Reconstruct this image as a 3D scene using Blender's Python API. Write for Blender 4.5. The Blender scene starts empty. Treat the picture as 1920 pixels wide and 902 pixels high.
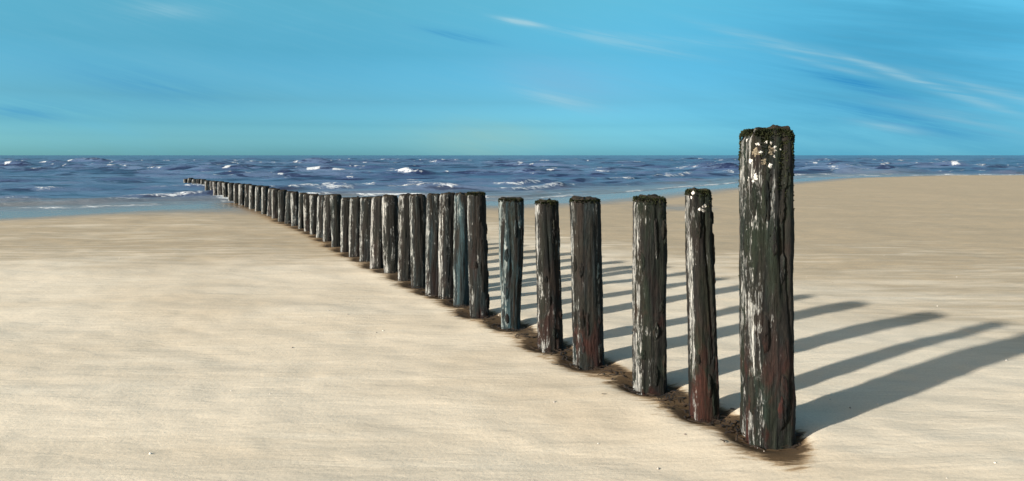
import bpy, math, random
import numpy as np
from mathutils import Vector

random.seed(7)
sc = bpy.context.scene
COL = sc.collection

# ------------------------------------------------------------------ camera
H = 1.6                      # eye height above the dry sand
FPX = 1250.0                 # focal length in pixels of a 1920 px wide frame
HOR = 291.0                  # horizon row of that frame
cam_d = bpy.data.cameras.new('camera')
cam_d.sensor_width = 36.0
cam_d.lens = FPX / 1920.0 * 36.0
cam_d.shift_y = -(451.0 - HOR) / 1920.0
cam_d.clip_start = 0.05
cam_d.clip_end = 30000.0
cam = bpy.data.objects.new('camera', cam_d)
cam.location = (0, 0, H)
cam.rotation_euler = (math.radians(90), 0, 0)
COL.objects.link(cam)
sc.camera = cam

# ------------------------------------------------------------------ light
SUN_EL = math.radians(18.5)
SH_AZ = math.radians(32.5)           # shadows run this far from +X towards +Y
sdir = Vector((math.cos(SH_AZ) * math.cos(SUN_EL), math.sin(SH_AZ) * math.cos(SUN_EL), -math.sin(SUN_EL)))
sun_d = bpy.data.lights.new('sun', 'SUN')
sun_d.energy = 5.0
sun_d.angle = math.radians(1.4)
sun_d.color = (1.0, 0.94, 0.85)
sun = bpy.data.objects.new('sun', sun_d)
sun.rotation_euler = sdir.to_track_quat('-Z', 'Y').to_euler()
COL.objects.link(sun)

world = bpy.data.worlds.new('World')
sc.world = world
world.use_nodes = True
wn = world.node_tree.nodes
wl = world.node_tree.links
wn.clear()


class NT:
    """small helper for node trees"""
    def __init__(self, tree):
        self.t = tree
        self.n = tree.nodes
        self.l = tree.links

    def new(self, kind, **kw):
        nd = self.n.new(kind)
        for k, v in kw.items():
            setattr(nd, k, v)
        return nd

    def put(self, sock, v):
        if isinstance(v, bpy.types.NodeSocket):
            self.l.new(v, sock)
        elif v is not None:
            if isinstance(v, (tuple, list)) and len(v) == 3 and sock.type == 'RGBA':
                v = (*v, 1.0)
            sock.default_value = v

    def math(self, op, a, b=None, c=None, clamp=False):
        nd = self.new('ShaderNodeMath', operation=op, use_clamp=clamp)
        for i, v in enumerate((a, b, c)):
            if v is not None:
                self.put(nd.inputs[i], v)
        return nd.outputs[0]

    def mix(self, f, a, b, mode='MIX'):
        nd = self.new('ShaderNodeMix', data_type='RGBA', blend_type=mode)
        self.put(nd.inputs[0], f)
        self.put(nd.inputs[6], a)
        self.put(nd.inputs[7], b)
        return nd.outputs[2]

    def ramp(self, f, lo, hi, a=0.0, b=1.0):
        nd = self.new('ShaderNodeMapRange', interpolation_type='SMOOTHSTEP')
        self.put(nd.inputs[0], f)
        for i, v in enumerate((lo, hi, a, b)):
            self.put(nd.inputs[i + 1], v)
        return nd.outputs[0]

    def noise(self, vec, scale=1.0, detail=4.0, rough=0.55, dist=0.0):
        nd = self.new('ShaderNodeTexNoise')
        self.put(nd.inputs['Vector'], vec)
        nd.inputs['Scale'].default_value = scale
        nd.inputs['Detail'].default_value = detail
        nd.inputs['Roughness'].default_value = rough
        nd.inputs['Distortion'].default_value = dist
        return nd.outputs[0]

    def map(self, vec, loc=(0, 0, 0), rot=(0, 0, 0), scale=(1, 1, 1)):
        nd = self.new('ShaderNodeMapping')
        self.put(nd.inputs[0], vec)
        nd.inputs[1].default_value = loc
        nd.inputs[2].default_value = rot
        nd.inputs[3].default_value = scale
        return nd.outputs[0]

    def attr(self, name):
        return self.new('ShaderNodeAttribute', attribute_name=name).outputs['Fac']

    def xyz(self, vec):
        nd = self.new('ShaderNodeSeparateXYZ')
        self.put(nd.inputs[0], vec)
        return nd.outputs[0], nd.outputs[1], nd.outputs[2]

    def comb(self, x, y, z):
        nd = self.new('ShaderNodeCombineXYZ')
        for i, v in enumerate((x, y, z)):
            self.put(nd.inputs[i], v)
        return nd.outputs[0]

    def bump(self, height, strength, dist, normal=None):
        nd = self.new('ShaderNodeBump')
        nd.inputs['Strength'].default_value = strength
        nd.inputs['Distance'].default_value = dist
        self.put(nd.inputs['Height'], height)
        if normal is not None:
            self.put(nd.inputs['Normal'], normal)
        return nd.outputs[0]


W = NT(world.node_tree)
sky = W.new('ShaderNodeTexSky', sky_type='NISHITA')
sky.sun_disc = False
sky.sun_elevation = SUN_EL
sky.sun_rotation = math.atan2(-sdir.x, -sdir.y)
sky.air_density = 1.0
sky.dust_density = 3.0
sky.ozone_density = 2.0
sky.altitude = 0.0
# high thin cloud, laid out by compass bearing and height above the horizon
dx, dy, dz = W.xyz(W.new('ShaderNodeTexCoord').outputs['Generated'])
az = W.math('ARCTAN2', dx, dy)
el = W.math('ARCSINE', dz)
uv = W.comb(az, el, 0.0)
uvr = W.map(uv, rot=(0, 0, math.radians(13)))          # the wind drew the cloud out downwards to the right
fib = W.map(uvr, scale=(1.6, 13.0, 1))       # fibres of cirrus
fib2 = W.map(uvr, loc=(3.1, 1.7, 0), scale=(3.0, 9.0, 1))
n_f = W.noise(fib, 1.0, 8, 0.62, 0.35)
n_b = W.noise(fib2, 0.8, 4, 0.55, 0.6)
n_fine = W.noise(W.map(uvr, scale=(5.0, 80.0, 1)), 1.0, 5, 0.6, 0.3)

n_hair = W.noise(W.map(uvr, loc=(1, 2, 0), scale=(9.0, 220.0, 1)), 1.0, 4, 0.65, 0.2)


def sky_uv(px, py):
    x, z = (px - 960) / FPX, (HOR - py) / FPX
    return math.atan2(x, 1.0), math.atan2(z, math.hypot(x, 1.0))


def wisp(p0, p1, width_px, edge=0.4):
    """soft streak of cloud between two points of the sky"""
    u0, v0 = sky_uv(*p0)
    u1, v1 = sky_uv(*p1)
    cu, cv = (u0 + u1) / 2, (v0 + v1) / 2
    L = math.hypot(u1 - u0, v1 - v0) / 2
    a = math.atan2(v1 - v0, u1 - u0)
    w = width_px / FPX
    du = W.math('SUBTRACT', az, cu)
    dv = W.math('SUBTRACT', el, cv)
    s = W.math('ADD', W.math('MULTIPLY', du, math.cos(a) / L), W.math('MULTIPLY', dv, math.sin(a) / L))
    t = W.math('ADD', W.math('MULTIPLY', du, -math.sin(a) / w), W.math('MULTIPLY', dv, math.cos(a) / w))
    t = W.math('ADD', t, W.math('MULTIPLY', W.math('SUBTRACT', n_f, 0.5), 2.0))
    r2 = W.math('ADD', W.math('POWER', W.math('ABSOLUTE', s), 2.0), W.math('MULTIPLY', t, t))
    g = W.math('EXPONENT', W.math('MULTIPLY', r2, -1.6))
    hair = W.ramp(W.math('ADD', W.math('MULTIPLY', n_fine, 0.55), W.math('MULTIPLY', n_hair, 0.45)), 0.5 - edge * 0.45, 0.5 + edge * 0.4)
    return W.math('MULTIPLY', g, hair, clamp=True)


def total(items):
    acc = items[0]
    for it in items[1:]:
        acc = W.math('ADD', acc, it)
    return acc


white = total([
    W.math('MULTIPLY', wisp((925, 33), (1035, 50), 6), 1.1),
    W.math('MULTIPLY', wisp((1000, 45), (1330, 108), 13), 0.45),
    W.math('MULTIPLY', wisp((1300, 40), (1640, 128), 9), 0.5),
    W.math('MULTIPLY', wisp((1540, 92), (1800, 178), 7), 0.55),
    W.math('MULTIPLY', wisp((1640, 128), (1980, 240), 9), 0.55),
    W.math('MULTIPLY', wisp((1700, 130), (2050, 222), 9), 0.5),
    W.math('MULTIPLY', wisp((1420, 88), (1700, 160), 6), 0.4),
    W.math('MULTIPLY', wisp((1130, 60), (1480, 92), 8), 0.35),
    W.math('MULTIPLY', wisp((1640, 190), (2000, 262), 14), 0.35),
    W.math('MULTIPLY', wisp((1590, 226), (1745, 250), 10), 0.55),
    W.math('MULTIPLY', wisp((960, 165), (1130, 205), 16), 0.5),
    W.math('MULTIPLY', wisp((200, 15), (420, 22), 18), 0.35),
])
deep = total([
    W.math('MULTIPLY', wisp((770, 50), (945, 82), 9), 0.75),
    W.math('MULTIPLY', wisp((1490, 125), (1720, 190), 13), 1.0),
    W.math('MULTIPLY', wisp((1530, 195), (1840, 252), 15), 0.9),
    W.math('MULTIPLY', wisp((60, 120), (460, 190), 30), 0.35),
    W.math('MULTIPLY', wisp((-60, 205), (160, 214), 16), 0.5),
])
base = sky.outputs[0]
# sky tint: the glow along the horizon is weaker and bluer than the default atmosphere's,
# and the unseen sky towards the sun is tinted warm to take blue from the shadows
gr_ = W.new('ShaderNodeValToRGB')
W.put(gr_.inputs[0], W.math('MULTIPLY', el, 2.0, clamp=True))
stops = [(0.0, (2.20, 5.90, 8.50)), (0.0524, (1.12, 3.05, 4.75)), (0.0873, (0.70, 1.96, 3.08)), (0.157, (0.49, 1.29, 1.85)),
         (0.297, (0.39, 1.12, 1.35)), (0.471, (0.52, 1.32, 1.28)), (0.72, (0.78, 1.40, 1.22)), (1.0, (0.95, 0.98, 0.90))]
stops = [(q, tuple(w_ * m_ / 8.0 for w_, m_ in zip(k_, (1.16, 1.17, 1.17)))) for q, k_ in stops]
cr = gr_.color_ramp
cr.elements[0].position, cr.elements[1].position = stops[0][0], stops[-1][0]
cr.elements[0].color, cr.elements[1].color = (*stops[0][1], 1), (*stops[-1][1], 1)
for ps, cl in stops[1:-1]:
    e_ = cr.elements.new(ps)
    e_.color = (*cl, 1)
sd_ = W.math('ADD', W.math('ADD', W.math('MULTIPLY', dx, -sdir.x), W.math('MULTIPLY', dy, -sdir.y)), W.math('MULTIPLY', dz, -sdir.z))
gain = W.mix(W.ramp(sd_, 0.1, 0.75), W.mix(1.0, gr_.outputs[0], (8.0, 8.0, 8.0), 'MULTIPLY'), (1.12, 0.92, 0.70))
c = W.mix(1.0, base, gain, 'MULTIPLY')
glow = wisp((740, 262), (1080, 268), 42, 2.0)
clear = total([W.math('MULTIPLY', wisp((1200, 120), (2500, 200), 250, 5.0), 2.0), W.math('MULTIPLY', wisp((-300, 205), (560, 190), 50, 1.0), 0.35)])
veil = W.math('MULTIPLY', W.ramp(n_b, 0.45, 0.75), 0.35)
c = W.mix(veil, c, (1.15, 4.1, 5.8), 'MIX')
c = W.mix(W.math('MULTIPLY', clear, 0.75, clamp=True), c, (0.42, 2.55, 4.2), 'MIX')
c = W.mix(W.math('MULTIPLY', wisp((900, 115), (1220, 180), 45, 2.5), 0.8, clamp=True), c, (1.75, 3.7, 5.4), 'MIX')
c = W.mix(W.math('MULTIPLY', glow, 1.0, clamp=True), c, (2.4, 4.4, 4.2), 'MIX')
c = W.mix(W.math('MULTIPLY', W.ramp(n_f, 0.50, 0.78), 0.22), c, (1.6, 4.1, 5.4), 'MIX')
c = W.mix(W.math('MULTIPLY', W.ramp(n_hair, 0.48, 0.75), 0.07), c, (1.7, 4.2, 5.5), 'MIX')
c = W.mix(W.math('MULTIPLY', W.ramp(n_fine, 0.50, 0.80), 0.11), c, (1.8, 4.2, 5.4), 'MIX')
c = W.mix(W.math('MINIMUM', deep, 0.8), c, (0.22, 2.1, 4.5), 'MIX')
c = W.mix(W.math('MINIMUM', white, 0.8), c, (3.0, 5.0, 5.8), 'MIX')
bg = W.new('ShaderNodeBackground')
W.put(bg.inputs['Color'], c)
bg.inputs['Strength'].default_value = 0.07
wo = W.new('ShaderNodeOutputWorld')
W.l.new(bg.outputs[0], wo.inputs['Surface'])

vs = sc.view_settings
vs.view_transform = 'Standard'
vs.look = 'None'
vs.gamma = 1.0
vs.exposure = 0.85
vs.use_curve_mapping = False


# ------------------------------------------------------------------ noise
def _hash(ix, iy, iz, seed):
    h = (ix.astype(np.int64) * 374761393 + iy.astype(np.int64) * 668265263 +
         iz.astype(np.int64) * 2147483647 + seed * 1274126177) & 0xFFFFFFFF
    h = ((h ^ (h >> 13)) * 1274126177) & 0xFFFFFFFF
    h = ((h ^ (h >> 16)) * 2246822519) & 0xFFFFFFFF
    return ((h ^ (h >> 15)) & 0xFFFFFF) / float(0xFFFFFF)


def vnoise(x, y, z, seed=0):
    x, y, z = np.broadcast_arrays(*[np.asarray(q, float) for q in (x, y, z)])
    ix, iy, iz = np.floor(x), np.floor(y), np.floor(z)
    f = [q - w for q, w in ((x, ix), (y, iy), (z, iz))]
    f = [q * q * q * (q * (q * 6 - 15) + 10) for q in f]
    out = 0
    for a in (0, 1):
        for b in (0, 1):
            for c_ in (0, 1):
                w = (f[0] if a else 1 - f[0]) * (f[1] if b else 1 - f[1]) * (f[2] if c_ else 1 - f[2])
                out = out + w * _hash(ix + a, iy + b, iz + c_, seed)
    return out * 2 - 1


def fbm(x, y, z=0.0, octaves=4, seed=0, gain=0.5):
    s, a, tot = 0, 1.0, 0
    for o in range(octaves):
        k = 2.03 ** o
        s = s + a * vnoise(np.asarray(x) * k, np.asarray(y) * k, np.asarray(z) * k + o * 7.3, seed + o)
        tot += a
        a *= gain
    return s / tot


def sstep(a, b, x):
    t = np.clip((x - a) / (b - a), 0, 1)
    return t * t * (3 - 2 * t)


def mesh_grid(name, P, mat, attrs=None, wrap=False, smooth=True):
    """P: rows x cols x 3 array of points -> mesh data"""
    r, cn = P.shape[:2]
    idx = np.arange(r * cn).reshape(r, cn)
    if wrap:
        idx = np.concatenate([idx, idx[:, :1]], axis=1)
    q = np.stack([idx[:-1, :-1], idx[:-1, 1:], idx[1:, 1:], idx[1:, :-1]], axis=-1).reshape(-1, 4)
    return mesh_raw(name, P.reshape(-1, 3), q, mat, attrs, smooth)


def mesh_raw(name, verts, quads, mat, attrs=None, smooth=True):
    me = bpy.data.meshes.new(name)
    v = np.ascontiguousarray(verts, dtype=np.float32)
    q = np.ascontiguousarray(quads, dtype=np.int32)
    k = q.shape[1]
    me.vertices.add(len(v))
    me.vertices.foreach_set('co', v.ravel())
    me.loops.add(q.size)
    me.loops.foreach_set('vertex_index', q.ravel())
    me.polygons.add(len(q))
    me.polygons.foreach_set('loop_start', np.arange(0, q.size, k, dtype=np.int32))
    me.polygons.foreach_set('loop_total', np.full(len(q), k, dtype=np.int32))
    me.polygons.foreach_set('use_smooth', np.full(len(q), smooth, dtype=bool))
    me.update()
    me.validate()
    if attrs:
        for an, av in attrs.items():
            at = me.attributes.new(an, 'FLOAT', 'POINT')
            at.data.foreach_set('value', np.ascontiguousarray(av, dtype=np.float32).ravel())
    me.materials.append(mat)
    return me


def link(name, me, parent=None, loc=(0, 0, 0), **props):
    o = bpy.data.objects.new(name, me)
    COL.objects.link(o)
    o.location = loc
    if parent is not None:
        o.parent = parent
    for k, v in props.items():
        o[k] = v
    return o


def new_mat(name):
    m = bpy.data.materials.new(name)
    m.use_nodes = True
    N = NT(m.node_tree)
    N.n.clear()
    p = N.new('ShaderNodeBsdfPrincipled')
    o = N.new('ShaderNodeOutputMaterial')
    N.l.new(p.outputs[0], o.inputs['Surface'])
    return m, N, p


# ------------------------------------------------------------------ layout of the place
SEA_Z = -0.15
SHORE = np.array([(-300, -30), (-60, 10), (-30, 18.0), (-14, 21.8), (-10.5, 24.8), (-6, 25.8), (0, 26.0), (3.2, 29.0),
                  (8, 34.5), (15, 43), (24, 53), (34, 57.5), (48, 57), (80, 66), (400, 120)], float)


def shore_y(x):
    return np.interp(x, SHORE[:, 0], SHORE[:, 1])


# post: centre column, lowest visible row, top row, width (all in the 1920 px frame)
POSTS = [
    (1437, 828, 247, 90), (1321, 781, 358, 53), (1219, 731, 371, 62), (1102, 684, 374, 56), (1031, 653, 378, 47),
    (958, 613, 373, 44), (899, 591, 362, 37), (865, 568, 363, 27), (838, 554, 363, 28), (813, 549, 365, 28),
    (787, 536, 366, 28), (762, 523, 366, 28), (735, 511, 367, 29), (710, 500, 370, 27), (688, 488, 371, 25),
    (668, 479, 371, 24), (650, 470, 372, 20), (633, 461, 365, 20), (617, 450, 366, 19), (604, 443, 367, 17),
]
xs = 604.0
while xs > 352:
    step = np.interp(xs, [340, 400, 475, 600], [7.0, 8.5, 10.5, 13.5])
    xs -= step * random.uniform(0.9, 1.1)
    by = np.interp(xs, [345, 370, 400, 450, 500, 550, 604], [340.5, 350, 364, 383, 401, 421, 443])
    ty = np.interp(xs, [345, 370, 400, 450, 500, 550, 604], [334.5, 335.5, 339.5, 344.5, 351, 360, 367])
    wd = np.interp(xs, [345, 400, 475, 600], [8.0, 10, 12.5, 16.5])
    POSTS.append((xs, by, ty + random.uniform(-1.0, 1.0), wd * random.uniform(0.9, 1.1)))


def place(px, by, ty, wd):
    """ground point, radius and height of a post"""
    D = 6.0
    for _ in range(12):
        r = 0.5 * wd * D / FPX
        z = ground_z0((px - 960) / FPX * D, D)
        near = FPX * (H - z) / (by - HOR)
        D = near + r * 0.8
    x = (px - 960) / FPX * D
    top = H - (ty - HOR) / FPX * D
    if wd < 30:
        r *= 1.12                      # the close-set posts
    return x, D, max(ground_z0(x, D), -9), r, top


def ground_z0(x, y):
    d = float(shore_y(x) - y)
    t = min(max((9.0 - d) / 9.0, 0), 1.4)
    return max(SEA_Z * t * t * (3 - 2 * t) if t <= 1 else SEA_Z, SEA_Z)


SITES = [place(*p) for p in POSTS]
NEAR = np.array([(s[0], s[1], s[3]) for s in SITES])
AX = np.array([s[0] for s in SITES])
AY = np.array([s[1] for s in SITES])


def row_x(y):
    return np.interp(y, AY, AX)


# ------------------------------------------------------------------ sand
def sand_material():
    m, N, p = new_mat('sand')
    co = N.new('ShaderNodeTexCoord').outputs['Object']
    damp = N.attr('damp')
    stain = N.attr('stain')
    stream = N.map(co, rot=(0, 0, math.radians(-6)), scale=(0.35, 1.6, 1))
    n1 = N.noise(stream, 0.8, 6, 0.6, 0.4)
    n2 = N.noise(N.map(co, loc=(4, 9, 0), rot=(0, 0, math.radians(5)), scale=(0.8, 5.0, 1)), 1.0, 7, 0.62, 0.5)
    n3 = N.noise(co, 260.0, 3, 0.7)
    n4 = N.noise(co, 0.35, 4, 0.5)
    n5 = N.noise(N.map(co, loc=(2, 5, 0), scale=(1.5, 12.0, 1)), 1.5, 6, 0.65, 0.6)
    col = N.mix(N.ramp(n1, 0.35, 0.68), (0.63, 0.565, 0.45), (0.58, 0.51, 0.395))
    col = N.mix(N.math('MULTIPLY', N.ramp(n2, 0.5, 0.72), 0.5), col, (0.69, 0.63, 0.51))
    col = N.mix(N.math('MULTIPLY', N.ramp(n4, 0.48, 0.68), 0.6), col, (0.49, 0.415, 0.305))
    col = N.mix(N.math('MULTIPLY', N.ramp(n5, 0.56, 0.74), 0.22), col, (0.47, 0.40, 0.30))
    # damp sand towards the sea, drawn out along the shore
    dmod = N.math('ADD', damp, N.math('MULTIPLY', N.math('SUBTRACT', n2, 0.5), 1.3))
    dmod = N.math('ADD', dmod, N.math('MULTIPLY', N.math('SUBTRACT', n1, 0.5), 0.7))
    dfac = N.math('MULTIPLY', N.ramp(dmod, 0.10, 0.88), N.ramp(damp, 0.0, 0.15))
    dcol = N.mix(N.ramp(n5, 0.35, 0.65), (0.40, 0.325, 0.22), (0.335, 0.285, 0.205))
    col = N.mix(dfac, col, dcol)
    wet = N.attr('wet')
    wfac = N.ramp(N.math('ADD', wet, N.math('MULTIPLY', N.math('SUBTRACT', n5, 0.5), 0.9)), 0.28, 0.85)
    col = N.mix(wfac, col, (0.19, 0.17, 0.145))
    # rotted bark, tar and silt washed out around the feet of the posts
    ns = N.noise(N.map(co, rot=(0, 0, math.radians(-12)), scale=(2.2, 9.0, 1)), 2.0, 8, 0.7, 0.8)
    sfac = N.ramp(N.math('ADD', stain, N.math('MULTIPLY', N.math('SUBTRACT', ns, 0.5), 1.25)), 0.34, 0.98)
    col = N.mix(N.math('MULTIPLY', N.ramp(sfac, 0.0, 0.5), 0.75), col, (0.26, 0.165, 0.075))
    col = N.mix(N.math('MULTIPLY', N.ramp(sfac, 0.35, 0.9), 0.9), col, (0.050, 0.030, 0.014))
    grain = N.ramp(n3, 0.25, 0.75, 0.90, 1.08)
    grain = N.math('MULTIPLY', grain, N.ramp(N.noise(co, 70.0, 4, 0.75), 0.3, 0.7, 0.93, 1.07))
    gr = N.comb(grain, grain, grain)
    col = N.mix(1.0, col, gr, 'MULTIPLY')
    N.put(p.inputs['Base Color'], col)
    rough = N.math('SUBTRACT', 0.95, N.math('MULTIPLY', wfac, 0.72))
    N.put(p.inputs['Roughness'], rough)
    N.put(p.inputs['Specular IOR Level'], N.math('ADD', 0.12, N.math('MULTIPLY', wfac, 0.38)))
    rip = N.noise(N.map(co, rot=(0, 0, math.radians(-20)), scale=(2.0, 9.0, 1)), 1.6, 3, 0.5, 0.6)
    nrm = N.bump(rip, 0.20, 0.03)
    nrm = N.bump(N.noise(co, 30.0, 5, 0.65), 0.25, 0.010, nrm)
    nrm = N.bump(n3, 0.4, 0.003, nrm)
    N.put(p.inputs['Normal'], nrm)
    return m


def build_sand():
    y = np.concatenate([np.linspace(-14, 1.2, 26)[:-1], np.geomspace(1.2, 130, 560)])
    t = np.linspace(-1, 1, 560)
    t = np.sign(t) * (0.75 * np.abs(t) + 0.25 * np.abs(t) ** 3)
    Y, T = np.meshgrid(y, t, indexing='ij')
    X = T * 1.7 * (np.abs(Y) + 5.0)
    # signed distance to the waterline (positive inland)
    d = shore_y(X) - Y
    d = d + 0.9 * fbm(X * 0.15, Y * 0.15, 0, 3, 11) * sstep(30, 6, d)
    t_ = np.clip((9.0 - d) / 9.0, 0, 1)
    z = SEA_Z * t_ * t_ * (3 - 2 * t_)
    z = np.where(d < 0, SEA_Z + 0.10 * np.maximum(d, -12.0), z)
    land = sstep(0.0, 7.0, d)
    z = z + land * (0.035 * fbm(X * 0.35, Y * 0.55, 0, 3, 3) + 0.013 * fbm(X * 1.0, Y * 1.9, 0, 3, 5) +
                    0.007 * fbm(X * 4, Y * 7, 0, 3, 6))
    z = z + land * 0.20 * sstep(12, 45, X) * (0.6 + 0.5 * fbm(X * 0.06, Y * 0.06, 0, 2, 15))
    # hollows scoured round the posts and the sand heaped up between them
    rd = np.full(X.shape, 9.0)
    for (px, py, pr) in NEAR[:26]:
        dd = np.hypot(X - px, Y - py) - pr
        rd = np.minimum(rd, dd)
    z = z + land * (-0.035 * np.exp(-(rd / 0.07) ** 2) + 0.010 * np.exp(-((rd - 0.22) / 0.13) ** 2) * 0.6 *
                    (1 + 0.7 * fbm(X * 6, Y * 6, 0, 2, 8)))
    lx = X - row_x(Y)
    side = np.where(lx < 0, np.exp(-(np.abs(lx + 0.02) / (0.20 + 0.030 * np.clip(Y, 0, 20))) ** 1.15), np.exp(-(lx / 0.17) ** 2))
    stain = 0.75 * np.exp(-(np.maximum(rd, 0) / 0.10) ** 1.3) + 0.88 * side * sstep(3.15, 3.6, Y)
    stain = stain * (0.92 + 0.08 * sstep(12, 5, Y)) * sstep(34, 24, Y)
    right = sstep(1.0, 7.0, X - row_x(np.clip(Y, 3.6, 60)))
    damp = sstep(14, 3, d) * 0.75
    damp = np.maximum(damp, right * sstep(6.5, 14, Y) * 0.40 + right * 0.52)  # right of the row the tan tone runs on over the near sand
    damp = np.maximum(damp, 0.72 * sstep(8.0, 12, Y) * (1 - right))
    wet = 0.66 * sstep(11.0, 4.5, d) + 0.40 * sstep(5.0, 1.0, d)
    # shallow films of water left by the tide
    for (qx, qy, ax, ay) in ((4.9, 20.5, 2.2, 2.4), (1.6, 26.5, 2.4, 1.0)):
        wet = np.maximum(wet, 0.62 * np.exp(-(((X - qx) / ax) ** 2 + ((Y - qy) / ay) ** 2)))
    P = np.stack([X, Y, z], axis=-1)
    me = mesh_grid('sand', P, sand_material(), {'damp': damp, 'stain': stain, 'wet': wet})
    o = link('sand', me, kind='structure')
    return X, Y, z


SX, SY, SZ = build_sand()


# ------------------------------------------------------------------ sea
def sea_material():
    m, N, p = new_mat('sea_water')
    co = N.new('ShaderNodeTexCoord').outputs['Object']
    foam = N.attr('foam')
    shal = N.attr('shallow')
    deepn = N.noise(N.map(co, scale=(0.03, 0.10, 1)), 1.0, 5, 0.6, 0.5)
    col = N.mix(N.ramp(deepn, 0.35, 0.65), (0.042, 0.072, 0.150), (0.090, 0.142, 0.235))
    dk = N.noise(N.map(co, loc=(7, 3, 0), rot=(0, 0, 0.05), scale=(0.16, 0.42, 1)), 1.0, 6, 0.68, 0.7)
    col = N.mix(N.math('MULTIPLY', N.ramp(dk, 0.52, 0.57), 0.85), col, (0.010, 0.017, 0.055))
    fl = N.noise(N.map(co, scale=(0.5, 1.2, 1)), 1.0, 6, 0.7, 0.6)
    col = N.mix(N.math('MULTIPLY', N.ramp(fl, 0.55, 0.7), 0.40), col, (0.14, 0.21, 0.30))
    col = N.mix(N.math('MULTIPLY', shal, 0.75), col, (0.20, 0.215, 0.215))
    fn = N.noise(N.map(co, scale=(1.5, 3.0, 1)), 1.2, 8, 0.78, 1.0)
    ff = N.ramp(N.math('ADD', foam, N.math('MULTIPLY', N.math('SUBTRACT', fn, 0.5), 2.6)), 0.50, 0.80)
    ff = N.math('MULTIPLY', ff, N.ramp(foam, 0.02, 0.2))
    col = N.mix(N.math('MULTIPLY', ff, 0.85), col, (0.66, 0.70, 0.72))
    N.put(p.inputs['Base Color'], col)
    N.put(p.inputs['Roughness'], N.math('ADD', 0.30, N.math('MULTIPLY', ff, 0.5)))
    p.inputs['IOR'].default_value = 1.33
    p.inputs['Specular IOR Level'].default_value = 0.28
    nrm = N.bump(N.noise(N.map(co, scale=(1.0, 2.2, 1)), 1.3, 6, 0.65, 0.4), 0.6, 0.12)
    nrm = N.bump(ff, 0.5, 0.04, nrm)
    N.put(p.inputs['Normal'], nrm)
    return m


def build_sea():
    y = np.geomspace(13.0, 9000.0, 1150)
    t = np.linspace(-1.25, 1.25, 620)
    Y, T = np.meshgrid(y, t, indexing='ij')
    X = T * (Y + 4.0)
    row = np.gradient(y)[:, None]
    off = Y - shore_y(X)                       # metres out from the waterline
    rng = np.random.default_rng(5)
    z = np.zeros_like(X)
    warp = 2.2 * fbm(X * 0.05, Y * 0.05, 0, 3, 31)
    for i in range(46):
        lam = 0.8 * (11.0 / 0.8) ** rng.random()
        ang = math.radians(-94 + rng.normal(0, 20))
        k = 2 * math.pi / lam
        amp = 0.0105 * lam ** 0.62
        amp = amp * sstep(2.6, 5.0, lam / row)
        ph = k * (X * math.cos(ang) + (Y + warp) * math.sin(ang)) + rng.random() * 6.28
        z += amp * np.sin(ph)
    grp = 0.75 + 0.55 * fbm(X * 0.03, Y * 0.06, 0, 3, 33)
    sd = float(np.std(z[(Y > 40) & (Y < 120)]))
    zn = z / sd * grp
    crest = np.where(zn > 0, zn + 0.28 * zn * zn, zn * 0.8)
    amp_d = 0.115 * sstep(-1.0, 9.0, off) + 0.075 * sstep(15, 90, off)
    Z = SEA_Z + crest * amp_d
    # low breakers running up the beach
    wob = 1.6 * fbm(X * 0.16, Y * 0.05, 0, 3, 41)
    brk = np.zeros_like(X)
    for (o0, hgt, wid, sd_) in ((0.6, 0.05, 0.45, 51), (2.2, 0.10, 0.5, 52), (4.2, 0.15, 0.6, 55), (7.5, 0.18, 0.8, 53), (13.5, 0.2, 1.0, 54)):
        u = (off - o0 - wob) / wid
        prof = np.where(u < 0, np.exp(-(u * 2.0) ** 2), np.exp(-(u * 0.8) ** 2))
        mask = sstep(-0.45, 0.15, fbm(X * 0.12 + o0, Y * 0.02, 0, 3, sd_))
        Z += hgt * prof * mask
        brk = np.maximum(brk, mask * np.exp(-((u + 0.15) / 0.75) ** 2) * (1.0 if o0 < 4 else 0.85))
    foam = sstep(0.7, 1.5, zn) * 0.9 * sstep(0.23, 0.40, fbm(X * 0.8, Y * 0.5, 0, 3, 35)) * sstep(3, 12, off)
    foam = np.maximum(foam, 0.45 * sstep(1.9, 3.0, zn) * sstep(4, 20, off))
    foam = np.maximum(foam, 0.85 * brk * sstep(-0.25, 0.3, fbm(X * 0.7, Y * 0.9, 0, 3, 37)))
    foam = np.maximum(foam, 0.66 * sstep(0.9, 0.1, np.abs(off - 0.5 - 0.4 * wob)) * sstep(-0.35, 0.2, fbm(X * 0.4, Y * 0.4, 0, 3, 38)))
    foam = foam * sstep(2500, 600, Y)
    shal = sstep(9.0, 0.5, off)
    P = np.stack([X, Y, Z], axis=-1)
    me = mesh_grid('sea', P, sea_material(), {'foam': foam, 'shallow': shal})
    link('sea', me, kind='structure')


build_sea()


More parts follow.
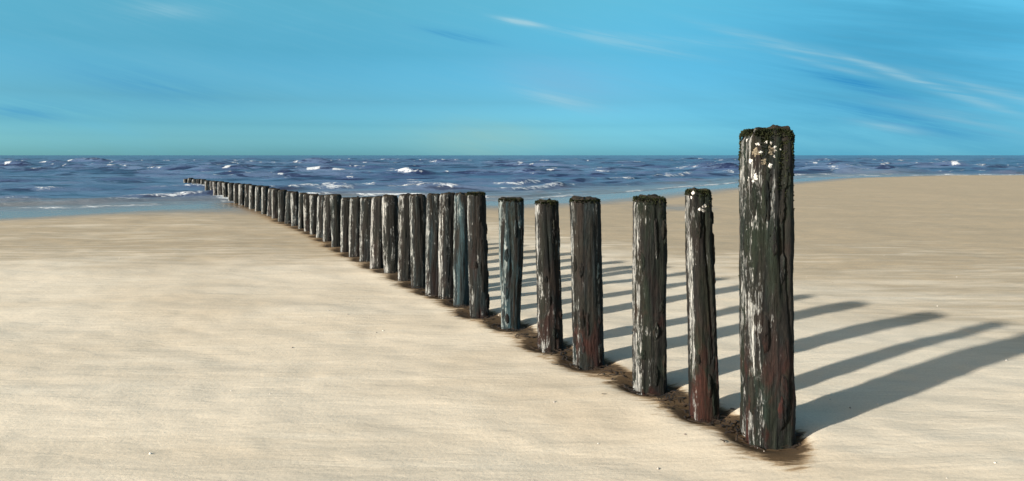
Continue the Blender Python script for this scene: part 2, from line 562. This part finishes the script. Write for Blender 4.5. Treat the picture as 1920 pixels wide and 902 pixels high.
# ------------------------------------------------------------------ posts
def wood_material():
    m, N, p = new_mat('weathered_timber')
    co = N.new('ShaderNodeTexCoord').outputs['Object']
    oi = N.new('ShaderNodeObjectInfo')
    rnd = oi.outputs['Random']
    sep = N.new('ShaderNodeSeparateColor')
    N.put(sep.inputs[0], oi.outputs['Color'])
    bleach, green, blue = sep.outputs[0], sep.outputs[1], sep.outputs[2]
    red = oi.outputs['Alpha']
    shift = N.math('MULTIPLY', rnd, 40.0)
    x, y, z = N.xyz(co)
    v = N.comb(N.math('ADD', x, shift), y, z)
    s1 = N.noise(N.map(v, scale=(26, 26, 1.6)), 1.0, 8, 0.68, 0.4)
    s2 = N.noise(N.map(v, loc=(3, 7, 2), scale=(85, 85, 5.0)), 1.0, 6, 0.72, 0.5)
    s6 = N.noise(N.map(v, loc=(6, 2, 9), scale=(150, 150, 22)), 1.0, 4, 0.7, 0.3)
    s3 = N.noise(N.map(v, loc=(9, 1, 5), scale=(9, 9, 2.2)), 1.0, 5, 0.6, 0.6)
    s4 = N.noise(N.map(v, loc=(5, 3, 8), scale=(7, 7, 3.0)), 1.0, 5, 0.6, 0.6)
    s5 = N.noise(N.map(v, loc=(1, 8, 3), scale=(14, 14, 1.2)), 1.0, 6, 0.65, 0.5)
    col = N.mix(N.ramp(s1, 0.36, 0.64), (0.0050, 0.0055, 0.0055), (0.019, 0.017, 0.0145))
    col = N.mix(N.math('MULTIPLY', N.ramp(s3, 0.42, 0.62), N.math('MULTIPLY', green, 1.0)), col, (0.009, 0.016, 0.009))
    col = N.mix(N.math('MULTIPLY', N.ramp(s5, 0.42, 0.66), blue), col, (0.030, 0.066, 0.080))
    lowz = N.ramp(z, 0.15, 0.75, 1.0, 0.15)
    col = N.mix(N.math('MULTIPLY', N.math('MULTIPLY', N.ramp(s4, 0.47, 0.64), lowz), N.math('MULTIPLY', red, 0.8)), col, (0.040, 0.010, 0.007))
    # bare, salt-bleached wood: streaks all round, thickened on the left flank as painted sunlight
    side = N.attr('lit_flank')
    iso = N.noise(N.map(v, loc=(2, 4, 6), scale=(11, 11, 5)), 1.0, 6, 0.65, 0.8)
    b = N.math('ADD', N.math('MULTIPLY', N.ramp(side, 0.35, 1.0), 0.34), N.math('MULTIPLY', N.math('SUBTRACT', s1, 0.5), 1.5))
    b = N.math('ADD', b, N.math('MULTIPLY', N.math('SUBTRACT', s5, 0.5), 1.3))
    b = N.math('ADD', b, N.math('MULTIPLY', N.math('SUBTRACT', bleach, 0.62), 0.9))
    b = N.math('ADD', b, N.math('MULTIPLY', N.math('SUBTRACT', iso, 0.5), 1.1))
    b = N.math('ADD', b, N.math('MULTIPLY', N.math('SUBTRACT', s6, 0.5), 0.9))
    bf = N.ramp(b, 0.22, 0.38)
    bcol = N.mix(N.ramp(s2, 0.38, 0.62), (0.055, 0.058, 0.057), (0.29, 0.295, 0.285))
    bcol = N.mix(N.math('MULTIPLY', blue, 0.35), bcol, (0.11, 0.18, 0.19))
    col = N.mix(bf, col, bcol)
    gr = N.ramp(N.math('ADD', N.math('MULTIPLY', s2, 0.6), N.math('MULTIPLY', s6, 0.4)), 0.3, 0.7, 0.35, 1.6)
    col = N.mix(1.0, col, N.comb(gr, gr, gr), 'MULTIPLY')
    endg = N.attr('endgrain')
    ecol = N.mix(N.noise(co, 45.0, 5, 0.7), (0.008, 0.009, 0.006), (0.040, 0.030, 0.020))
    col = N.mix(endg, col, ecol)
    N.put(p.inputs['Base Color'], col)
    p.inputs['Roughness'].default_value = 0.85
    p.inputs['Specular IOR Level'].default_value = 0.2
    nrm = N.bump(s1, 0.9, 0.02)
    nrm = N.bump(s2, 0.9, 0.010, nrm)
    nrm = N.bump(s6, 0.7, 0.004, nrm)
    N.put(p.inputs['Normal'], nrm)
    return m


def moss_material():
    m, N, p = new_mat('moss')
    co = N.new('ShaderNodeTexCoord').outputs['Object']
    n = N.noise(co, 30.0, 4, 0.6)
    N.put(p.inputs['Base Color'], N.mix(N.ramp(n, 0.35, 0.65), (0.008, 0.014, 0.007), (0.030, 0.034, 0.015)))
    p.inputs['Roughness'].default_value = 0.95
    p.inputs['Specular IOR Level'].default_value = 0.1
    return m


def lichen_material(name, a, b):
    m, N, p = new_mat(name)
    co = N.new('ShaderNodeTexCoord').outputs['Object']
    n = N.noise(co, 120.0, 4, 0.6)
    N.put(p.inputs['Base Color'], N.mix(N.ramp(n, 0.35, 0.65), a, b))
    p.inputs['Roughness'].default_value = 0.9
    N.put(p.inputs['Normal'], N.bump(n, 0.6, 0.006))
    return m


WOOD = wood_material()
MOSS = moss_material()
LICH = lichen_material('lichen_white', (0.40, 0.39, 0.36), (0.72, 0.71, 0.68))
LICHT = lichen_material('lichen_tan', (0.10, 0.085, 0.06), (0.20, 0.17, 0.12))


class Timber:
    """surface of one post: point(theta, height)"""
    def __init__(self, i, r, h, top_r=1.0, square=2.6, yaw=0.0, lean=(0, 0), bulges=()):
        self.i, self.r, self.h = i, r, h
        self.top_r, self.sq, self.yaw, self.lean, self.bulges = top_r, square, yaw, lean, bulges
        rng = np.random.default_rng(100 + i)
        n = 9
        self.cracks = [(rng.random() * 2 * math.pi, rng.random() * h, rng.uniform(0.15, 0.45) * h, rng.uniform(0.05, 0.12),
                        rng.uniform(0.05, 0.13)) for _ in range(n)]

    def radius(self, th, z):
        i = self.i
        a = th - self.yaw
        c_, s_ = np.abs(np.cos(a)), np.abs(np.sin(a))
        sup = (c_ ** self.sq + s_ ** self.sq) ** (-1.0 / self.sq)
        sup = sup / 2 ** (0.35 * (0.5 - 1.0 / self.sq))
        ct, st = np.cos(th), np.sin(th)
        q = z / max(self.r, 1e-3)
        R = sup * (1 + 0.055 * fbm(ct * 0.7 + i, st * 0.7, q * 0.22, 3, 201 + i))
        R = R + 0.055 * fbm(ct * 3.2 + i, st * 3.2, q * 0.13, 3, 301 + i)
        R = R + 0.050 * fbm(ct * 7 + i, st * 7, q * 0.6, 3, 401 + i)
        R = R + 0.032 * fbm(ct * 12 + i, st * 12, q * 2.6, 3, 501 + i, 0.65)
        for (a0, z0, zl, w, dep) in self.cracks:
            da = (th - a0 - 0.10 * np.sin(z * 5 + a0) + math.pi) % (2 * math.pi) - math.pi
            R = R - dep * np.exp(-(da / w) ** 2) * np.exp(-((z - z0) / zl) ** 4)
        taper = 1 + (self.top_r - 1) * np.clip(z / self.h, 0, 1)
        for (bz, bw, ba) in self.bulges:
            taper = taper + ba * np.exp(-((z - bz * self.h) / (bw * self.h)) ** 2)
        return self.r * R * taper

    def axis(self, z):
        i = self.i
        w = 0.10 * self.r
        t = np.clip(z / self.h, -0.2, 1)
        ax = self.lean[0] * t + w * vnoise(z / self.h * 2.6, 0.5, i + 0.5, 601)
        ay = self.lean[1] * t + w * vnoise(z / self.h * 2.6, 3.5, i + 0.5, 602)
        return ax, ay

    def point(self, th, z, lift=0.0):
        R = self.radius(th, z) + lift
        ax, ay = self.axis(z)
        return np.stack(np.broadcast_arrays(ax + R * np.cos(th), ay + R * np.sin(th), z), axis=-1)


def build_post(i, site, tint, T):
    x, y, gz, r, top = site
    D = y
    nt = 120 if i == 0 else (84 if i < 7 else (56 if i < 20 else 32))
    nz = 220 if i == 0 else (140 if i < 7 else (90 if i < 20 else 40))
    h = T.h
    th = np.linspace(0, 2 * math.pi, nt, endpoint=False)
    zz = np.linspace(-0.45, h, nz)
    TH, Z = np.meshgrid(th, zz, indexing='ij')
    TH, Z = TH.T, Z.T
    # ragged upper rim
    rim = 0.026 * h * fbm(np.cos(TH) * 2.5 + i, np.sin(TH) * 2.5, 0, 3, 701 + i)
    Zd = Z + rim * sstep(0.8, 1.0, Z / h)
    P = T.point(TH, Z)
    P[..., 2] = Zd
    rnd = sstep(h - 0.40 * r, h, Z) ** 1.5
    cx, cy = T.axis(Z)
    for k, cc in ((0, cx), (1, cy)):
        P[..., k] = cc + (P[..., k] - cc) * (1 - 0.14 * rnd)
    # the sawn top
    caps = []
    last = P[-1]
    cen = last.mean(axis=0)
    rings = (0.93, 0.82, 0.66, 0.45, 0.22, 0.03)
    for s_ in rings:
        ring = cen + (last - cen) * s_
        ang = np.arctan2(ring[:, 1] - cen[1], ring[:, 0] - cen[0])
        rough = 0.05 * r * fbm(ring[:, 0] / r * 3 + i, ring[:, 1] / r * 3, 0, 3, 801 + i)
        ring[:, 2] = last[:, 2] * s_ + cen[2] * (1 - s_) + r * 0.10 * (1 - s_) + 0.04 * r + rough
        caps.append(ring)
    C = np.concatenate([last[None], np.array(caps)], axis=0)
    w = np.cos(TH - math.radians(196)) * 1.0          # sunlit left flank, painted paler in the wood colour
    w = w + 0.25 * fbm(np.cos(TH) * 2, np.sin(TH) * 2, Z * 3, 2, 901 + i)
    e = sstep(h - 0.16 * r, h - 0.02 * r, Z)
    me = mesh_grid('post', P, WOOD, {'lit_flank': w, 'endgrain': e}, wrap=True)
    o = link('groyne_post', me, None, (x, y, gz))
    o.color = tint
    one = np.ones(C.shape[:2])
    link('sawn_top', mesh_grid('sawn_top', C, WOOD, {'lit_flank': 0 * one, 'endgrain': one}, wrap=True), o).color = tint
    o['category'] = 'post'
    o['group'] = 'weathered posts of the beach groyne'
    return o


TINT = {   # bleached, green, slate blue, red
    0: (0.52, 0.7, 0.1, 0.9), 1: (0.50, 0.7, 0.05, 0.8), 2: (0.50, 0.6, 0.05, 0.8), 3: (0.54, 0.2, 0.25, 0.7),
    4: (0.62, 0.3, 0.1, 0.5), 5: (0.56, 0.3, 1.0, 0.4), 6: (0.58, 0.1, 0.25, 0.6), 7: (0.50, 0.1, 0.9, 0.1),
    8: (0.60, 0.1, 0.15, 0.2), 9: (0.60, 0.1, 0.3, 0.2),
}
SHAPE = {
    0: dict(top_r=1.0, square=4.2, yaw=math.radians(-2), lean=(0.0, 0)),
    1: dict(top_r=0.86, square=3.2, yaw=0.2, lean=(-0.04, 0)),
    2: dict(top_r=0.97, square=3.4, yaw=0.05, lean=(-0.01, 0)),
    3: dict(top_r=1.04, square=3.0, yaw=0.1, lean=(-0.02, 0)),
    4: dict(top_r=0.94, square=2.6, yaw=0.3, lean=(-0.03, 0)),
    5: dict(top_r=1.10, square=2.8, yaw=0.0, lean=(0.0, 0), bulges=((0.1, 0.3, -0.18),)),
    6: dict(top_r=0.96, square=2.8, yaw=0.2, lean=(-0.03, 0)),
}
ORD = ['first', 'second', 'third', 'fourth', 'fifth', 'sixth', 'seventh', 'eighth', 'ninth', 'tenth', 'eleventh',
       'twelfth', 'thirteenth', 'fourteenth', 'fifteenth', 'sixteenth', 'seventeenth', 'eighteenth', 'nineteenth',
       'twentieth', 'twenty-first', 'twenty-second', 'twenty-third', 'twenty-fourth', 'twenty-fifth', 'twenty-sixth',
       'twenty-seventh', 'twenty-eighth', 'twenty-ninth', 'thirtieth', 'thirty-first', 'thirty-second',
       'thirty-third', 'thirty-fourth', 'thirty-fifth', 'thirty-sixth', 'thirty-seventh', 'thirty-eighth',
       'thirty-ninth', 'fortieth', 'forty-first', 'forty-second', 'forty-third', 'forty-fourth', 'forty-fifth',
       'forty-sixth', 'forty-seventh', 'forty-eighth', 'forty-ninth', 'fiftieth', 'fifty-first', 'fifty-second',
       'fifty-third', 'fifty-fourth', 'fifty-fifth', 'fifty-sixth']
LABEL = {
    0: 'tallest and nearest dark timber post, white lichen spots below its mossy square top',
    1: 'dark post with one white lichen cluster, right behind the tallest post',
    2: 'dark green-topped post with pale left edge, third counted from the tallest post',
    3: 'dark post with grey flank and reddish streaks, fourth from the tallest post',
    4: 'slim grey-streaked post with ragged top, fifth from the tallest post',
    5: 'blue-green post narrowing towards its foot, sixth from the tallest post',
    6: 'brown and grey post where the close-set row begins, seventh from the tallest',
    7: 'narrow slate-blue post, eighth from the tallest, foremost of the close-set row',
}
POST_OBJ, TIMB = [], []
for i, site in enumerate(SITES):
    x, y, gz, r, top = site
    h = top - gz
    rg = random.Random(1000 + i)
    sh = SHAPE.get(i, dict(top_r=rg.uniform(0.92, 1.05), square=rg.uniform(2.2, 3.0), yaw=rg.uniform(0, 1.5),
                           lean=(rg.uniform(-0.03, 0.03), rg.uniform(-0.05, 0.05))))
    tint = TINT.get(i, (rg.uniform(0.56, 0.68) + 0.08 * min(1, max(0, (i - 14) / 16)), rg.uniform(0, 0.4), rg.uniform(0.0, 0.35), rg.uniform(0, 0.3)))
    T = Timber(i, r, h, **sh)
    o = build_post(i, site, tint, T)
    if i in LABEL:
        o['label'] = LABEL[i]
    else:
        far = 'standing on the sand' if gz > SEA_Z + 0.02 else 'standing in the shallow sea'
        o['label'] = 'grey weathered post %s, %s from the tallest post' % (far, ORD[i])
    POST_OBJ.append(o)
    TIMB.append(T)


# lichen crusts on the two nearest posts
def crust(i, px, py, w_px, h_px, mat, seed, thick=0.0016, jag=1.0, name='lichen_patch'):
    x, y, gz, r, top = SITES[i]
    T = TIMB[i]
    D = y - r
    hz = H - (py - HOR) / FPX * D - gz
    X = (px - 960) / FPX * D - x - float(T.axis(np.array(hz))[0])
    th0 = -math.pi / 2 + math.asin(max(-0.95, min(0.95, X / (r * 1.02))))
    n, k = 28, 4
    rng = np.random.default_rng(seed)
    an = np.linspace(0, 2 * math.pi, n, endpoint=False)
    out = 1 + jag * fbm(np.cos(an) * 2.2 + seed * 1.7, np.sin(an) * 2.2, seed, 4, 77, 0.7)
    vs_, fs = [], []
    for j in range(k + 1):
        s_ = 1 - j / k
        s_ = max(s_, 0.02)
        dth = 0.5 * w_px / FPX * D / r * s_ * out * np.cos(an)
        dz_ = 0.5 * h_px / FPX * D * s_ * out * np.sin(an)
        lift = -0.004 if j == 0 else thick * (0.55 + 0.45 * math.sin(j / k * 1.57)) + 0.0015 * rng.standard_normal(n)
        vs_.append(T.point(th0 + dth, hz + dz_, lift))
    P = np.array(vs_)
    at = None if mat is not WOOD else {'lit_flank': np.full(P.shape[:2], -0.6), 'endgrain': np.zeros(P.shape[:2])}
    me = mesh_grid(name, P, mat, at, wrap=True)
    link(name, me, POST_OBJ[i]).color = POST_OBJ[i].color


rl = random.Random(5)
for k, (px, py, w, h, m) in enumerate([
        (1437, 267, 9, 7, LICH), (1424, 270, 8, 6, LICH), (1447, 268, 7, 6, LICH), (1422, 286, 15, 16, LICHT),
        (1429, 285, 8, 6, LICH), (1448, 283, 16, 20, LICHT), (1453, 276, 7, 6, LICH), (1454, 283, 6, 6, LICH),
        (1452, 293, 6, 9, LICH), (1415, 302, 12, 11, LICH), (1409, 306, 6, 6, LICH), (1436, 320, 12, 15, LICH),
        (1444, 311, 8, 11, LICH), (1440, 327, 7, 6, LICH), (1411, 334, 8, 13, LICH), (1422, 332, 8, 13, LICH),
        (1419, 340, 6, 6, LICH), (1434, 303, 12, 14, LICHT), (1466, 280, 5, 5, LICH), (1404, 262, 5, 6, LICH)]):
    crust(0, px, py, w, h, m, 50 + k)
for k, (px, py, w, h) in enumerate([(1313, 394, 11, 9), (1324, 387, 12, 9), (1323, 396, 9, 8), (1299, 363, 9, 7), (1296, 371, 6, 6)]):
    crust(1, px, py, w, h, LICH, 90 + k)


# flakes of bark and rotten wood standing off the timber
for i in range(7):
    px, by, ty, wd = POSTS[i]
    rf = random.Random(300 + i)
    for k in range(16 if i == 0 else 11):
        fx = px + wd * rf.choice((-0.40, -0.2, 0.0, 0.2, 0.36, 0.43, 0.46)) * rf.uniform(0.9, 1.05)
        fy = rf.uniform(ty + 0.12 * (by - ty), by - 0.06 * (by - ty))
        crust(i, fx, fy, wd * rf.uniform(0.10, 0.24), (by - ty) * rf.uniform(0.05, 0.16), WOOD, 700 + 20 * i + k,
              thick=SITES[i][3] * rf.uniform(0.05, 0.10), jag=0.6, name='bark_flake')


# moss on the tops
def tuft_mesh(name, pts, nrm, size, rng, mat):
    n = len(pts)
    k = 3
    V = np.zeros((n, k, 4, 3))
    for j in range(k):
        d = nrm + 0.75 * rng.standard_normal((n, 3))
        d /= np.linalg.norm(d, axis=1)[:, None]
        t = np.cross(d, rng.standard_normal((n, 3)))
        t /= np.linalg.norm(t, axis=1)[:, None] + 1e-9
        s_ = (size * rng.uniform(0.5, 1.3, n))[:, None]
        V[:, j, 0] = pts - t * s_ * 0.5 - nrm * 0.002
        V[:, j, 1] = pts + t * s_ * 0.5 - nrm * 0.002
        V[:, j, 2] = pts + t * s_ * 0.28 + d * s_
        V[:, j, 3] = pts - t * s_ * 0.22 + d * s_ * 0.9
    q = np.arange(n * k * 4).reshape(-1, 4)
    return mesh_raw(name, V.reshape(-1, 3), q, mat, smooth=False)


for i in range(0, 7):
    x, y, gz, r, top = SITES[i]
    T = TIMB[i]
    rng = np.random.default_rng(40 + i)
    ns = 3200 if i == 0 else 420
    depth = (0.30, 0.10, 0.07, 0.03, 0.03, 0.025, 0.02)[i]
    th = rng.uniform(0, 2 * math.pi, ns)
    z = T.h - np.abs(rng.exponential(depth * 0.38, ns)) + 0.005
    keep = (vnoise(np.cos(th) * 3 + i, np.sin(th) * 3, z * 14, 66) > -0.15) | (z > T.h - 0.03)
    # little of it on the flank that faces the open beach
    keep &= (np.cos(th - math.radians(196)) < 0.75) | (z > T.h - 0.025)
    th, z = th[keep], z[keep]
    pa = T.point(th, np.minimum(z, T.h), -0.002 - 0.07 * r * sstep(T.h - 0.2 * r, T.h, z))
    na = np.stack([np.cos(th), np.sin(th), 0.15 * np.ones_like(th)], axis=-1)
    nt_ = ns // 3
    rr = np.sqrt(rng.random(nt_)) * r * 0.9
    a2 = rng.uniform(0, 2 * math.pi, nt_)
    ax, ay = T.axis(np.array(T.h))
    pb = np.stack([ax + rr * np.cos(a2), ay + rr * np.sin(a2), np.full(nt_, T.h + 0.05 * r)], axis=-1)
    nb = np.tile((0, 0, 1.0), (nt_, 1))
    me = tuft_mesh('moss', np.concatenate([pa, pb]), np.concatenate([na, nb]), 0.009 if i == 0 else 0.008, rng, MOSS)
    link('moss', me, POST_OBJ[i])


# ------------------------------------------------------------------ weed and rotted bark at the feet of the posts
def weed_material():
    m, N, p = new_mat('seaweed')
    co = N.new('ShaderNodeTexCoord').outputs['Object']
    n = N.noise(co, 14.0, 4, 0.6)
    N.put(p.inputs['Base Color'], N.mix(N.ramp(n, 0.35, 0.65), (0.010, 0.007, 0.005), (0.040, 0.024, 0.012)))
    p.inputs['Roughness'].default_value = 0.7
    return m


def sand_height(x, y):
    j = np.clip(np.searchsorted(SY[:, 0], y) - 1, 0, SY.shape[0] - 2)
    out = np.empty(len(x))
    for n_ in range(len(x)):
        rowx = SX[j[n_]]
        out[n_] = np.interp(x[n_], rowx, SZ[j[n_]])
    return out


def build_weed():
    rng = np.random.default_rng(17)
    V, Q = [], []
    pts = []
    for i in range(0, 24):
        x, y, gz, r, top = SITES[i]
        n = int(np.interp(i, [0, 6, 12, 24], [26, 18, 9, 5]))
        a = rng.uniform(0, 2 * math.pi, n)
        d = r * 1.0 + np.abs(rng.exponential(0.05, n))
        pts.append(np.stack([x + d * np.cos(a), y + d * np.sin(a)], axis=-1))
        if i < 12:
            x2, y2 = SITES[i + 1][:2]
            t = rng.random(2 * n)
            pts.append(np.stack([x + (x2 - x) * t - 0.03 + rng.normal(0, 0.06, 2 * n), y + (y2 - y) * t - 0.03 + rng.normal(0, 0.06, 2 * n)], axis=-1))
    P = np.concatenate(pts)
    Z = sand_height(P[:, 0], P[:, 1])
    seg = 4
    for (x, y), z in zip(P, Z):
        a = rng.uniform(0, 2 * math.pi)
        L = rng.uniform(0.03, 0.11)
        w = rng.uniform(0.003, 0.009)
        curl = rng.normal(0, 0.8)
        b0 = len(V)
        px, py = x, y
        hh = rng.uniform(0.0, 0.010)
        for s_ in range(seg + 1):
            t = s_ / seg
            zz_ = z + 0.003 + hh * math.sin(t * math.pi) + 0.002
            nx, ny = -math.sin(a), math.cos(a)
            ww = w * (1 - 0.6 * t)
            V += [(px + nx * ww, py + ny * ww, zz_), (px, py, zz_ + ww * 0.7), (px - nx * ww, py - ny * ww, zz_)]
            px += math.cos(a) * L / seg
            py += math.sin(a) * L / seg
            a += curl / seg + rng.normal(0, 0.3)
        for s_ in range(seg):
            for e in (0, 1):
                k = b0 + s_ * 3 + e
                Q.append((k, k + 1, k + 4, k + 3))
    me = mesh_raw('seaweed', np.array(V), np.array(Q), weed_material())
    link('seaweed', me, kind='stuff', label='dark brown weed and bark scraps strewn around the feet of the posts', category='seaweed')


build_weed()


# ------------------------------------------------------------------ bits of shell on the sand
def shell_material():
    m, N, p = new_mat('shell')
    co = N.new('ShaderNodeTexCoord').outputs['Object']
    n = N.noise(co, 9.0, 3, 0.6)
    N.put(p.inputs['Base Color'], N.mix(N.ramp(n, 0.4, 0.6), (0.16, 0.13, 0.11), (0.66, 0.62, 0.55)))
    p.inputs['Roughness'].default_value = 0.6
    return m


def build_shells():
    rng = np.random.default_rng(23)
    n = 120
    y = rng.uniform(2.2, 12.0, n)
    x = row_x(np.clip(y, 3.6, 60)) + rng.normal(0, 1.0, n) * (0.6 + 0.35 * y)
    d = np.array([np.min(np.hypot(NEAR[:, 0] - a, NEAR[:, 1] - b) - NEAR[:, 2]) for a, b in zip(x, y)])
    x, y = x[d > 0.05], y[d > 0.05]
    z = sand_height(x, y)
    V, Q = [], []
    for a, b, c0 in zip(x, y, z):
        r0 = rng.uniform(0.004, 0.013)
        yaw, k0 = rng.uniform(0, 6.28), len(V)
        for q in range(8):
            t = q / 8 * 2 * math.pi
            V.append((a + r0 * math.cos(t) * math.cos(yaw) - 0.7 * r0 * math.sin(t) * math.sin(yaw),
                      b + r0 * math.cos(t) * math.sin(yaw) + 0.7 * r0 * math.sin(t) * math.cos(yaw), c0 - 0.002))
        for q in range(8):
            p0 = V[k0 + q]
            V.append((a + (p0[0] - a) * 0.45, b + (p0[1] - b) * 0.45, c0 + 0.45 * r0 + rng.uniform(0, 0.002)))
        for q in range(8):
            Q.append((k0 + q, k0 + (q + 1) % 8, k0 + 8 + (q + 1) % 8, k0 + 8 + q))
        Q.append((k0 + 8, k0 + 9, k0 + 10, k0 + 11))
        Q.append((k0 + 8, k0 + 11, k0 + 12, k0 + 15))
        Q.append((k0 + 12, k0 + 13, k0 + 14, k0 + 15))
    me = mesh_raw('shell_fragments', np.array(V), np.array(Q), shell_material())
    link('shell_fragments', me, kind='stuff', label='tiny broken shells scattered on the sand beside the posts', category='shells')


build_shells()
